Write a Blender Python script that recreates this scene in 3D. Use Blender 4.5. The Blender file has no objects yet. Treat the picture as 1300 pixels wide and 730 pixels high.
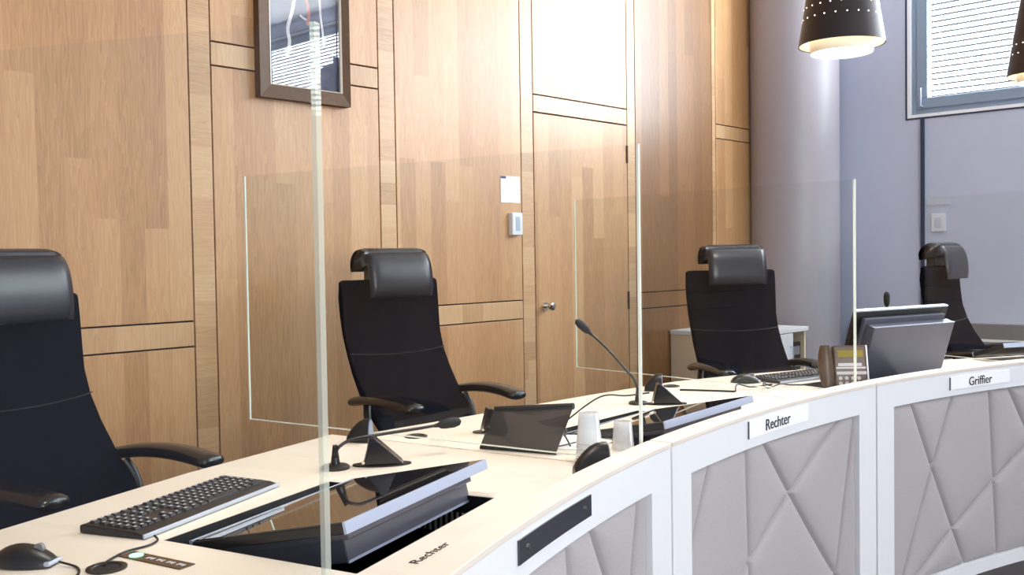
import bpy, bmesh, math, random
from mathutils import Vector, Matrix
random.seed(7)
SC = bpy.context.scene
COL = SC.collection
PI = math.pi
R_ = math.radians

# ------------------------------------------------------------------ helpers
def lin(r, g, b):
    def f(c):
        c /= 255.0
        return c/12.92 if c <= .04045 else ((c+.055)/1.055)**2.4
    return (f(r), f(g), f(b), 1)

def new_mat(name):
    m = bpy.data.materials.new(name); m.use_nodes = True
    nt = m.node_tree
    return m, nt, nt.nodes, nt.links, nt.nodes['Principled BSDF']

def pbr(name, col, rough=.5, metal=0, bump=0, bscale=200, var=0, vscale=6, coat=0, spec=.5, coat_rough=.1):
    m, nt, N, L, b = new_mat(name)
    b.inputs['Base Color'].default_value = col
    b.inputs['Roughness'].default_value = rough
    b.inputs['Metallic'].default_value = metal
    b.inputs['Coat Weight'].default_value = coat
    b.inputs['Coat Roughness'].default_value = coat_rough
    b.inputs['Specular IOR Level'].default_value = spec
    tc = N.new('ShaderNodeTexCoord')
    if var:
        n = N.new('ShaderNodeTexNoise'); n.inputs['Scale'].default_value = vscale; n.inputs['Detail'].default_value = 5
        L.new(tc.outputs['Object'], n.inputs['Vector'])
        mx = N.new('ShaderNodeMix'); mx.data_type = 'RGBA'
        mx.inputs['A'].default_value = tuple(c*(1-var) for c in col[:3])+(1,)
        mx.inputs['B'].default_value = tuple(min(1, c*(1+var)) for c in col[:3])+(1,)
        L.new(n.outputs['Fac'], mx.inputs['Factor']); L.new(mx.outputs['Result'], b.inputs['Base Color'])
    if bump:
        n = N.new('ShaderNodeTexNoise'); n.inputs['Scale'].default_value = bscale; n.inputs['Detail'].default_value = 3
        L.new(tc.outputs['Object'], n.inputs['Vector'])
        bp = N.new('ShaderNodeBump'); bp.inputs['Strength'].default_value = bump; bp.inputs['Distance'].default_value = .002
        L.new(n.outputs['Fac'], bp.inputs['Height']); L.new(bp.outputs['Normal'], b.inputs['Normal'])
    return m

def emit(name, col, s, base=.3):
    m, nt, N, L, b = new_mat(name)
    b.inputs['Base Color'].default_value = tuple(c*base for c in col[:3])+(1,)
    b.inputs['Emission Color'].default_value = col
    b.inputs['Specular IOR Level'].default_value = 0
    b.inputs['Emission Strength'].default_value = s
    return m

def math_node(N, op, v=None):
    n = N.new('ShaderNodeMath'); n.operation = op
    if v is not None: n.inputs[1].default_value = v
    return n

def wood_mat(name, horiz=False, dark=(140, 94, 54), mid=(192, 144, 96), light=(218, 178, 130), w=.105, length=1.7, coat=.62, rough=.5):
    """oak strips: staggered staves, each with its own tone, with grain along its length"""
    m, nt, N, L, b = new_mat(name)
    tc = N.new('ShaderNodeTexCoord'); sp = N.new('ShaderNodeSeparateXYZ')
    L.new(tc.outputs['Object'], sp.inputs[0])
    U, V = ('Z', 'X') if horiz else ('X', 'Z')
    a = math_node(N, 'DIVIDE', w); L.new(sp.outputs[U], a.inputs[0])
    fl = math_node(N, 'FLOOR'); L.new(a.outputs[0], fl.inputs[0])
    wn = N.new('ShaderNodeTexWhiteNoise'); wn.noise_dimensions = '1D'; L.new(fl.outputs[0], wn.inputs['W'])
    c = math_node(N, 'DIVIDE', length); L.new(sp.outputs[V], c.inputs[0])
    o = math_node(N, 'MULTIPLY', 7.3); L.new(wn.outputs['Value'], o.inputs[0])
    s = math_node(N, 'ADD'); L.new(c.outputs[0], s.inputs[0]); L.new(o.outputs[0], s.inputs[1])
    fl2 = math_node(N, 'FLOOR'); L.new(s.outputs[0], fl2.inputs[0])
    cb = N.new('ShaderNodeCombineXYZ'); L.new(fl.outputs[0], cb.inputs[0]); L.new(fl2.outputs[0], cb.inputs[1])
    wn2 = N.new('ShaderNodeTexWhiteNoise'); wn2.noise_dimensions = '3D'; L.new(cb.outputs[0], wn2.inputs['Vector'])
    # grain coordinates, shifted per stave
    gu = math_node(N, 'MULTIPLY', 26.0); L.new(sp.outputs[U], gu.inputs[0])
    gv = math_node(N, 'MULTIPLY', 1.3); L.new(sp.outputs[V], gv.inputs[0])
    gr = math_node(N, 'MULTIPLY', 37.0); L.new(wn2.outputs['Value'], gr.inputs[0])
    gc = N.new('ShaderNodeCombineXYZ'); L.new(gu.outputs[0], gc.inputs[0]); L.new(gv.outputs[0], gc.inputs[1]); L.new(gr.outputs[0], gc.inputs[2])
    n1 = N.new('ShaderNodeTexNoise'); n1.inputs['Scale'].default_value = 1.0; n1.inputs['Detail'].default_value = 4; n1.inputs['Distortion'].default_value = .5
    L.new(gc.outputs[0], n1.inputs['Vector'])
    rg = math_node(N, 'MULTIPLY', 11.0); L.new(n1.outputs['Fac'], rg.inputs[0])
    fr = math_node(N, 'FRACT'); L.new(rg.outputs[0], fr.inputs[0])
    fu = math_node(N, 'MULTIPLY', 420.0); L.new(sp.outputs[U], fu.inputs[0])
    fv = math_node(N, 'MULTIPLY', 7.0); L.new(sp.outputs[V], fv.inputs[0])
    fc = N.new('ShaderNodeCombineXYZ'); L.new(fu.outputs[0], fc.inputs[0]); L.new(fv.outputs[0], fc.inputs[1]); L.new(gr.outputs[0], fc.inputs[2])
    n2 = N.new('ShaderNodeTexNoise'); n2.inputs['Scale'].default_value = 1.0; n2.inputs['Detail'].default_value = 2
    L.new(fc.outputs[0], n2.inputs['Vector'])
    ramp = N.new('ShaderNodeValToRGB')
    e = ramp.color_ramp.elements; e[0].position = 0; e[0].color = lin(*dark); e[1].position = 1; e[1].color = lin(*light)
    k = e.new(.5); k.color = lin(*mid)
    t1 = math_node(N, 'MULTIPLY', .36); L.new(wn2.outputs['Value'], t1.inputs[0])
    t2 = math_node(N, 'MULTIPLY_ADD', .22); L.new(fr.outputs[0], t2.inputs[0]); L.new(t1.outputs[0], t2.inputs[2])
    t3 = math_node(N, 'MULTIPLY_ADD', .44); L.new(n2.outputs['Fac'], t3.inputs[0]); L.new(t2.outputs[0], t3.inputs[2])
    t4 = math_node(N, 'ADD', .01); L.new(t3.outputs[0], t4.inputs[0])
    L.new(t4.outputs[0], ramp.inputs['Fac']); L.new(ramp.outputs['Color'], b.inputs['Base Color'])
    b.inputs['Roughness'].default_value = rough
    b.inputs['Coat Weight'].default_value = coat; b.inputs['Coat Roughness'].default_value = .3
    bp = N.new('ShaderNodeBump'); bp.inputs['Strength'].default_value = .12; bp.inputs['Distance'].default_value = .001
    L.new(n2.outputs['Fac'], bp.inputs['Height']); L.new(bp.outputs['Normal'], b.inputs['Normal'])
    return m

def glass_mat(name, tint=(.955, .97, .965), refl=.6, haze=.004, hcol=(.9, .92, .95)):
    m, nt, N, L, b = new_mat(name)
    N.remove(b); out = N['Material Output']
    tr = N.new('ShaderNodeBsdfTransparent'); tr.inputs[0].default_value = tint+(1,)
    gl = N.new('ShaderNodeBsdfGlossy'); gl.inputs['Roughness'].default_value = .0; gl.inputs[0].default_value = (1, 1, 1, 1)
    df = N.new('ShaderNodeBsdfDiffuse'); df.inputs[0].default_value = hcol+(1,)
    fr = N.new('ShaderNodeFresnel'); fr.inputs['IOR'].default_value = 1.5
    ge = N.new('ShaderNodeNewGeometry')
    inv = math_node(N, 'SUBTRACT'); inv.inputs[0].default_value = 1; L.new(ge.outputs['Backfacing'], inv.inputs[1])
    mu = math_node(N, 'MULTIPLY'); L.new(fr.outputs[0], mu.inputs[0]); L.new(inv.outputs[0], mu.inputs[1])
    mu2 = math_node(N, 'MULTIPLY', refl); mu2.use_clamp = True; L.new(mu.outputs[0], mu2.inputs[0])
    h = math_node(N, 'MULTIPLY', haze); L.new(inv.outputs[0], h.inputs[0])
    m1 = N.new('ShaderNodeMixShader'); L.new(h.outputs[0], m1.inputs[0]); L.new(tr.outputs[0], m1.inputs[1]); L.new(df.outputs[0], m1.inputs[2])
    m2 = N.new('ShaderNodeMixShader'); L.new(mu2.outputs[0], m2.inputs[0]); L.new(m1.outputs[0], m2.inputs[1]); L.new(gl.outputs[0], m2.inputs[2])
    L.new(m2.outputs[0], out.inputs['Surface'])
    return m

# ---- mesh primitives into a bmesh
def box(bm, x0, x1, y0, y1, z0, z1, mat=None):
    vs = [bm.verts.new((x, y, z)) for z in (z0, z1) for y in (y0, y1) for x in (x0, x1)]
    for f in ((0, 2, 3, 1), (4, 5, 7, 6), (0, 1, 5, 4), (2, 6, 7, 3), (0, 4, 6, 2), (1, 3, 7, 5)):
        bm.faces.new([vs[i] for i in f])
    if mat is not None: bmesh.ops.transform(bm, matrix=mat, verts=vs)
    return vs

def loft(bm, rings, cap=True, closed=True):
    vr = [[bm.verts.new(p) for p in r] for r in rings]
    n = len(vr[0])
    for a, b in zip(vr, vr[1:]):
        for i in range(n if closed else n-1):
            j = (i+1) % n
            bm.faces.new((a[i], a[j], b[j], b[i]))
    if cap:
        bm.faces.new(list(reversed(vr[0]))); bm.faces.new(vr[-1])
    return vr

def tube(bm, pts, rad, n=10):
    pts = [Vector(p) for p in pts]
    if not isinstance(rad, (list, tuple)): rad = [rad]*len(pts)
    rings = []; up = None
    for i, p in enumerate(pts):
        d = (pts[min(i+1, len(pts)-1)]-pts[max(i-1, 0)]).normalized()
        if up is None:
            up = Vector((0, 0, 1)) if abs(d.z) < .9 else Vector((1, 0, 0))
        u = (up-d*up.dot(d)).normalized(); v = d.cross(u); up = u
        rings.append([p+(u*math.cos(2*PI*k/n)+v*math.sin(2*PI*k/n))*rad[i] for k in range(n)])
    loft(bm, rings)

def smooth_path(pts, sub=8):
    pts = [Vector(p) for p in pts]; out = []
    for i in range(len(pts)-1):
        p0 = pts[max(i-1, 0)]; p1 = pts[i]; p2 = pts[i+1]; p3 = pts[min(i+2, len(pts)-1)]
        for k in range(sub):
            t = k/sub
            out.append(.5*((2*p1)+(p2-p0)*t+(2*p0-5*p1+4*p2-p3)*t*t+(3*p1-p0-3*p2+p3)*t**3))
    out.append(pts[-1]); return out

def lathe(bm, prof, n=32, loc=(0, 0, 0), cap=True):
    rings = [[(loc[0]+r*math.cos(2*PI*k/n), loc[1]+r*math.sin(2*PI*k/n), loc[2]+z) for k in range(n)] for r, z in prof]
    loft(bm, rings, cap)

def plate(bm, outer, z0, z1, holes=()):
    """flat slab of any outline with holes"""
    for z, flip in ((z1, False), (z0, True)):
        es = []
        for lp in [outer]+list(holes):
            vs = [bm.verts.new((p[0], p[1], z)) for p in lp]
            es += [bm.edges.new((vs[i], vs[(i+1) % len(vs)])) for i in range(len(vs))]
        r = bmesh.ops.triangle_fill(bm, edges=es, use_beauty=True, use_dissolve=False, normal=(0, 0, -1 if flip else 1))
    for lp in [outer]+list(holes):
        k = len(lp)
        for i in range(k):
            a, b = lp[i], lp[(i+1) % k]
            bm.faces.new([bm.verts.new(q) for q in ((a[0], a[1], z0), (b[0], b[1], z0), (b[0], b[1], z1), (a[0], a[1], z1))])
    bmesh.ops.remove_doubles(bm, verts=bm.verts, dist=1e-5)

def tag(o, label=None, cat=None, group=None, kind=None):
    if label: o['label'] = label
    if cat: o['category'] = cat
    if group: o['group'] = group
    if kind: o['kind'] = kind
    return o

def thing(name, label, cat, loc=(0, 0, 0), rz=0, group=None):
    o = bpy.data.objects.new(name, None); COL.objects.link(o)
    o.location = loc; o.rotation_euler = (0, 0, rz); o.empty_display_size = .05
    return tag(o, label, cat, group)

def mat_of(o):
    m = Matrix.Translation(o.location) @ o.rotation_euler.to_matrix().to_4x4()
    return (mat_of(o.parent) @ m) if o.parent else m

def obj(name, bm, mat, parent=None, world=False, smooth=False, bevel=0, label=None, kind=None, seg=2):
    if world and parent is not None:
        bmesh.ops.transform(bm, matrix=mat_of(parent).inverted(), verts=bm.verts)
    bmesh.ops.recalc_face_normals(bm, faces=bm.faces)
    me = bpy.data.meshes.new(name); bm.to_mesh(me); bm.free()
    for mm in (mat if isinstance(mat, (list, tuple)) else [mat]): me.materials.append(mm)
    o = bpy.data.objects.new(name, me); COL.objects.link(o)
    if parent is not None: o.parent = parent
    if smooth:
        me.shade_smooth()
        if smooth != 'all': me.set_sharp_from_angle(angle=R_(40))
    if bevel:
        b = o.modifiers.new('bevel', 'BEVEL'); b.width = bevel; b.segments = seg; b.limit_method = 'ANGLE'; b.angle_limit = R_(40)
    if label: o['label'] = label
    if kind: o['kind'] = kind
    return o

def BM(): return bmesh.new()

def copy_tree(o, parent=None):
    c = o.copy(); COL.objects.link(c)
    if parent is not None: c.parent = parent
    for ch in list(o.children): copy_tree(ch, c)
    return c

def text_mesh(s, size, depth=.0006):
    cu = bpy.data.curves.new('t', 'FONT'); cu.body = s; cu.size = size; cu.align_x = 'CENTER'; cu.align_y = 'CENTER'; cu.extrude = depth
    o = bpy.data.objects.new('t', cu); COL.objects.link(o)
    dg = bpy.context.evaluated_depsgraph_get()
    me = bpy.data.meshes.new_from_object(o.evaluated_get(dg))
    bpy.data.objects.remove(o)
    b = BM(); b.from_mesh(me); bpy.data.meshes.remove(me)
    return b

# ------------------------------------------------------------------ materials
OAK = wood_mat('oak_panelling')
OAK_X = wood_mat('oak_cross_grain', horiz=True, w=.11, length=.6, dark=(154, 112, 72), mid=(198, 156, 110), light=(220, 184, 140))
OAK_R = wood_mat('oak_rail', w=.16, length=.6, dark=(160, 116, 74), mid=(200, 158, 112), light=(220, 184, 140))
OAK_SHADED = wood_mat('oak_painted_shade', dark=(88, 56, 24), mid=(134, 92, 48), light=(166, 122, 72), coat=.62, rough=.5)  # same oak, colour darkened to stand for a bay without window sheen
GROOVE = pbr('dark_groove', lin(38, 24, 14), .9)
PLATEW = pbr('white_sign_plastic', lin(250, 250, 252), .3)
WHITE = pbr('white_lacquer', lin(229, 230, 233), .38, bump=.02, bscale=60)
PLASTER = pbr('white_plaster', lin(225, 224, 222), .85, bump=.1, bscale=150)
GREYWALL = pbr('blue_grey_wall_paint', lin(180, 186, 206), .62, bump=.06, bscale=120, var=.03)
COLUMN = pbr('grey_column_paint', lin(158, 153, 160), .42, bump=.04, bscale=100)
CARPET = pbr('dark_carpet', lin(62, 58, 58), .95, bump=.6, bscale=500, var=.15, vscale=90)
MAPLE = wood_mat('pale_maple_top', horiz=True, w=.5, length=3.0, dark=(212, 199, 184), mid=(224, 213, 199), light=(232, 223, 211), coat=.1, rough=.45)
FABRIC = pbr('pale_grey_wool', lin(176, 171, 172), .95, bump=.9, bscale=600, var=.2, vscale=420)
BLACKFAB = pbr('black_chair_fabric', lin(13, 15, 24), .95, spec=.03)
LEATHER = pbr('black_leather', lin(28, 29, 38), .3, bump=.12, bscale=300)
BLACKPL = pbr('black_plastic', lin(22, 21, 22), .38, bump=.05, bscale=500)
BLACKGL = pbr('black_gloss_plastic', lin(20, 20, 22), .22)
DARKMET = pbr('anthracite_metal', lin(98, 99, 111), .3, metal=.3)
ALU = pbr('brushed_aluminium', lin(168, 178, 200), .38, metal=.2, bump=.05, bscale=300)
CHROME = pbr('polished_chrome', lin(226, 218, 198), .12, metal=1)
GREYPL = pbr('grey_plastic', lin(120, 118, 122), .45)
SCREEN = pbr('black_glass_screen', lin(16, 15, 18), .04, spec=.9, coat=1, coat_rough=.02)
VOID = pbr('black_well_lining', lin(12, 11, 12), .7)
GLASS = glass_mat('clear_acrylic')
PICGLASS = glass_mat('picture_glass', tint=(.97, .97, .97), refl=2.2, haze=0)
SMOKED = glass_mat('smoked_acrylic', tint=(.16, .14, .13), refl=1.0, haze=.12, hcol=(.28, .24, .22))
EDGE = pbr('polished_acrylic_edge', lin(222, 228, 214), .25, spec=.6)
EDGE2 = glass_mat('pale_green_acrylic_edge', tint=(.88, .92, .87), refl=.12, haze=.42, hcol=(.78, .80, .70))
KEYCAP = pbr('dark_keycap', lin(40, 36, 36), .5)
KEYLEG = pbr('pale_key_legend', lin(196, 192, 196), .6)
SILVER = pbr('silver_plastic_edge', lin(176, 182, 196), .35, metal=.3)
DARKBR = pbr('dark_brown_plastic', lin(74, 52, 34), .3)
PAPER = pbr('white_paper', lin(244, 243, 240), .8)
CUP = glass_mat('frosted_clear_plastic', tint=(.86, .87, .89), refl=1.6, haze=.45, hcol=(.95, .95, .97))
INK = pbr('black_ink', lin(24, 24, 28), .7)
WINFR = pbr('grey_blue_window_frame', lin(128, 146, 166), .45)
DARKGAP = pbr('dark_window_seal', lin(42, 52, 74), .6)
FRAMEW = pbr('weathered_wood_frame', lin(92, 64, 38), .6, bump=.5, bscale=90, var=.35, vscale=60)
GILT = pbr('pale_gilt_edge', lin(205, 196, 180), .4, metal=.3)

def paint_mat():
    m, nt, N, L, b = new_mat('abstract_canvas')
    tc = N.new('ShaderNodeTexCoord')
    n = N.new('ShaderNodeTexNoise'); n.inputs['Scale'].default_value = 5; n.inputs['Detail'].default_value = 6
    L.new(tc.outputs['Object'], n.inputs['Vector'])
    r = N.new('ShaderNodeValToRGB'); e = r.color_ramp.elements
    e[0].position = .35; e[0].color = lin(42, 46, 66); e[1].position = .7; e[1].color = lin(92, 98, 124)
    L.new(n.outputs['Fac'], r.inputs['Fac']); L.new(r.outputs['Color'], b.inputs['Base Color'])
    b.inputs['Roughness'].default_value = .5
    return m
CANVAS = paint_mat()
STREAK = pbr('pale_paint_streak', lin(225, 222, 222), .6)
STREAK2 = pbr('pink_paint_streak', lin(190, 120, 110), .6)
SLAT = emit('backlit_blind_slat', (.88, .94, 1, 1), 9.5, .2)
DAY = emit('daylight_pane', (.985, .985, .99, 1), 4.8)
SKYPANE = emit('overcast_daylight_pane', (.7, .82, 1, 1), .12, 0)
LAMPGLOW = emit('lamp_diffuser_glow', (1, .96, .90, 1), 5)
LAMPIN = pbr('lamp_white_inside', lin(246, 240, 226), .5)
LAMPSH = pbr('dark_bronze_lampshade', lin(44, 36, 38), .42, metal=.2)
PINHOLE = emit('lit_pinhole', (1, .92, .8, 1), 1.2)
GREENLED = emit('green_indicator', (.25, .95, .5, 1), 1.1)
LCD = emit('amber_phone_display', lin(180, 160, 84), .14)
THERMO = pbr('pale_display', lin(170, 186, 200), .3)
SWITCH = pbr('pale_grey_switch_plastic', lin(206, 210, 220), .4)
SWITCH2 = pbr('grey_switch_rocker', lin(186, 190, 204), .4)
BLUE = pbr('blue_print', lin(70, 70, 130), .7)

# ------------------------------------------------------------------ camera
H = 1.27
cam = bpy.data.cameras.new('camera'); camo = bpy.data.objects.new('camera', cam); COL.objects.link(camo)
F = 1241.53
pitch, roll, yaw = .0317895817, -.015379595, .815091776
cy, sy, cp, sp_, cr, sr = math.cos(yaw), math.sin(yaw), math.cos(pitch), math.sin(pitch), math.cos(roll), math.sin(roll)
Fw = Vector((sy, cy, 0)); Rg = Vector((cy, -sy, 0)); Up = Vector((0, 0, 1))
F2 = Fw*cp-Up*sp_; U2 = Up*cp+Fw*sp_
R2 = Rg*cr+U2*sr; U3 = U2*cr-Rg*sr
mw = Matrix.Identity(4)
for i in range(3):
    mw[i][0] = R2[i]; mw[i][1] = U3[i]; mw[i][2] = -F2[i]
mw[2][3] = H
camo.matrix_world = mw
cam.sensor_width = 36; cam.lens = F*36/1300; cam.clip_start = .05
SC.camera = camo

# ------------------------------------------------------------------ room shell
YW, XR, ZC = 3.84, 7.2, 4.3
X0, Y0 = -3.2, -6.2
def struct(name, bm, mat, parent=None, **k):
    o = obj(name, bm, mat, parent, **k)
    o['kind'] = 'structure'
    return o

b = BM(); box(b, X0-.2, XR+.25, Y0-.2, YW+.25, -.12, 0); struct('floor', b, CARPET)
b = BM(); box(b, X0-.2, XR+.25, Y0-.2, YW+.25, ZC, ZC+.12); struct('ceiling', b, PLASTER)
b = BM(); box(b, X0-.2, X0, Y0-.2, YW+.25, 0, ZC); struct('wall_left', b, GREYWALL)
FWX, FWZ = (-3.0, 1.0), (.7, 3.2)
b = BM(); box(b, X0, FWX[0], Y0-.2, Y0, 0, ZC); box(b, FWX[1], XR+.25, Y0-.2, Y0, 0, ZC)
box(b, FWX[0], FWX[1], Y0-.2, Y0, 0, FWZ[0]); box(b, FWX[0], FWX[1], Y0-.2, Y0, FWZ[1], ZC); struct('wall_front', b, PLASTER)
b = BM(); box(b, FWX[0], FWX[1], Y0-.16, Y0-.15, FWZ[0], FWZ[1]); fw_ = struct('window_4', b, DAY)
b = BM()
for k in range(5):
    xx = FWX[0]+(FWX[1]-FWX[0])*k/4; box(b, max(FWX[0], xx-.035), min(FWX[1], xx+.035), Y0-.14, Y0-.06, FWZ[0], FWZ[1])
box(b, FWX[0], FWX[1], Y0-.14, Y0-.06, FWZ[0], FWZ[0]+.07); box(b, FWX[0], FWX[1], Y0-.14, Y0-.06, FWZ[1]-.07, FWZ[1])
obj('frame', b, WINFR, fw_)
# right wall with three window openings
WIN = [(.45, 2.813), (-1.4, .2), (-3.6, -1.6)]
WZ0, WZ1 = 2.216, 4.14
b = BM()
box(b, XR, XR+.25, Y0, YW+.25, 0, WZ0); box(b, XR, XR+.25, Y0, YW+.25, WZ1, ZC)
ys = [Y0]+[v for w in reversed(WIN) for v in w]+[YW+.25]
for i in range(0, len(ys), 2): box(b, XR, XR+.25, ys[i], ys[i+1], WZ0, WZ1)
struct('wall_right', b, GREYWALL)

# panelled back wall
b = BM(); box(b, X0, XR+.25, YW+.022, YW+.25, 0, ZC); wall = struct('wall_back', b, GROOVE)
G = .0035
def wp(name, mat, x0, x1, z0, z1, y=0.0):
    b = BM(); box(b, x0+G, x1-G, YW+y, YW+.0215, z0+G, z1-G)
    return struct(name, b, mat, wall, world=True, bevel=.0015)
st = [(-.02, .105), (1.04, 1.145), (2.1, 2.205), (3.125, 3.23), (4.168, 4.276), (5.193, 5.283), (6.226, 6.278)]
TR0, TR1, LR0, LR1 = 2.114, 2.217, .907, 1.015
for a, c in st: wp('stile', OAK_X, a, c, 0, ZC)
bays = [(.105, 1.04, 'top'), (1.145, 2.1, 'low'), (2.205, 3.125, 'top'), (3.23, 4.168, 'low'), (5.283, 6.226, 'low'), (6.278, 6.781, 'top')]
for a, c, k in bays:
    z0, z1 = (TR0, TR1) if k == 'top' else (LR0, LR1)
    w_, r_ = (OAK_SHADED, OAK_SHADED) if a == 5.283 else (OAK, OAK_R)  # shade right of the door is put into the wood colour
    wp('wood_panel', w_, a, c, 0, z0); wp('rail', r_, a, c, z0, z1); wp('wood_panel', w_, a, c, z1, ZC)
wp('wood_panel', OAK, X0, -.02, 0, ZC)
wp('rail', OAK_R, 4.276, 5.193, TR0, TR1); wp('wood_panel', OAK, 4.276, 5.193, TR1, ZC)
b = BM(); box(b, 6.783, XR, YW-.0, YW+.0215, 0, ZC); struct('plaster_strip', b, GREYWALL, wall, world=True)
# door in the panelling
b = BM(); box(b, 4.276+.005, 5.193-.005, YW, YW+.0215, .006, TR0-.005); door = struct('door_1', b, OAK, bevel=.0015)
b = BM(); tube(b, [(4.352, YW, .971), (4.352, YW-.012, .971)], .026, 20); tube(b, [(4.352, YW-.01, .971), (4.352, YW-.05, .971)], .010, 14)
tube(b, [(4.352, YW-.045, .971), (4.352, YW-.052, .971), (4.352, YW-.062, .971), (4.352, YW-.072, .971), (4.352, YW-.076, .971)], [.012, .022, .026, .022, .010], 20)
obj('door_knob', b, CHROME, door, smooth=True, label='polished round door knob')
for z0, z1 in ((1.867, 1.98), (.914, 1.029)):
    b = BM(); tube(b, [(5.186, YW-.004, z0), (5.186, YW-.004, z1)], .007, 10); obj('hinge', b, DARKBR, door, smooth=True)

# round column in the corner
b = BM(); lathe(b, [(.327, 0), (.327, ZC)], 72, (6.942, 3.556, 0)); struct('trim_1', b, COLUMN, smooth=True)
# cable duct along the right wall, conduit from window
b = BM(); box(b, XR-.06, XR, Y0, 3.20, .648, .755); duct = struct('trim_2', b, GREYPL, bevel=.004)
b = BM(); box(b, XR-.064, XR, Y0, 3.20, .630, .648); obj('white_strip', b, WHITE, duct)
b = BM(); box(b, XR-.02, XR, 2.676, 2.70, .755, WZ0-.004); struct('trim_3', b, DARKGAP)

# windows
for k, (ya, yb) in enumerate(WIN):
    root = thing('window_%d' % (k+1), None, None, (XR, (ya+yb)/2, WZ0)); root['kind'] = 'structure'
    def ring(o, x0, x1, t0, t1):
        bb = BM()
        box(bb, x0, x1, ya+t0, yb-t0, WZ0+t0, WZ0+t1); box(bb, x0, x1, ya+t0, yb-t0, WZ1-t1, WZ1-t0)
        box(bb, x0, x1, ya+t0, ya+t1, WZ0+t1, WZ1-t1); box(bb, x0, x1, yb-t1, yb-t0, WZ0+t1, WZ1-t1)
        return bb
    obj('shadow_gap', ring(0, XR-.004, XR+.02, 0, .012), DARKGAP, root, world=True)
    obj('reveal', ring(0, XR+.0, XR+.10, .012, .035), WHITE, root, world=True)
    obj('frame', ring(0, XR+.015, XR+.10, .075, .15), WINFR, root, world=True, bevel=.004)
    obj('seal', ring(0, XR+.03, XR+.09, .035, .075), DARKGAP if k else WINFR, root, world=True)
    bb = BM(); box(bb, XR+.14, XR+.15, ya, yb, WZ0, WZ1); obj('pane', bb, SKYPANE, root, world=True)
    bb = BM(); z = WZ0+.098
    while z < WZ1-.1:
        for (p0, p1) in ([(ya+.155, (ya+yb)/2-.006), ((ya+yb)/2+.006, yb-.155)]):
            d, h = .008, .0142
            vs = [bb.verts.new(q) for q in ((XR+.055-d, p0, z-h), (XR+.055-d, p1, z-h), (XR+.055+d, p1, z+h), (XR+.055+d, p0, z+h))]
            bb.faces.new(vs)
        z += .041
    obj('blind', bb, SLAT, root, world=True, label='white backlit slatted blind')
    bb = BM(); tube(bb, [(XR+.012, yb-.115, WZ0+.09), (XR-.02, yb-.115, WZ0+.09), (XR-.022, yb-.115, WZ0+.18), (XR-.022, yb-.115, WZ0+.22)], .007, 8)
    obj('handle', bb, ALU, root, world=True, smooth=True)

# ------------------------------------------------------------------ the curved bench
CX, CY = 2.86, -3.40
def P(r, a, z=None):
    x, y = CX+r*math.sin(R_(a)), CY+r*math.cos(R_(a))
    return (x, y) if z is None else (x, y, z)
def arc_box(bm, r0, r1, a0, a1, z0, z1, n=24):
    rings = []
    for i in range(n+1):
        a = a0+(a1-a0)*i/n
        rings.append([P(r0, a, z0), P(r1, a, z0), P(r1, a, z1), P(r0, a, z1)])
    loft(bm, rings)
RF = 4.82
SEAM = [-26.63, -10.6, 5.43, 21.46, 37.49]
ZT, ZL = .74, .814

W1 = [(.883, 1.755), (1.384, 1.914), (1.523, 1.497), (1.002, 1.313)]
def rotc(p, a, shift=0, ma=0):
    a = R_(a); dx, dy = p[0]-CX, p[1]-CY
    x = CX+dx*math.cos(a)+dy*math.sin(a); y = CY-dx*math.sin(a)+dy*math.cos(a)
    return (x-shift*math.sin(R_(ma)), y-shift*math.cos(R_(ma)))
T2 = lambda p: rotc(p, 13.75, .147, -4.3)
W2 = [T2(p) for p in W1]
W3 = [P(5.30, 8.2), P(5.30, 14.2), P(4.95, 14.2), P(4.95, 7.8)]
W4 = [P(5.22, 24.2), P(5.22, 30.0), P(4.95, 30.0), P(4.95, 24.0)]
BACK = [
    [P(5.92, SEAM[0]), (1.215, 2.268), (1.765, 2.421)],
    [P(5.85, SEAM[1]), (2.2, 2.338), (2.9, 2.325), P(5.715, SEAM[2])],
    [P(5.715, SEAM[2]), (3.77, 2.19), (4.10, 2.06), (4.83, 1.72)],
    [(4.83, 1.72), (5.35, 1.42), P(5.45, SEAM[4])]]
NAMES = [
    'leftmost bench section with a blank dark reflective nameplate and grey quilted front',
    'middle bench section whose white nameplate reads Rechter, grey quilted front',
    'bench section whose white nameplate reads Griffier, grey quilted front',
    'far right bench section cut by the photo edge, carrying a slim dark screen']
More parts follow.
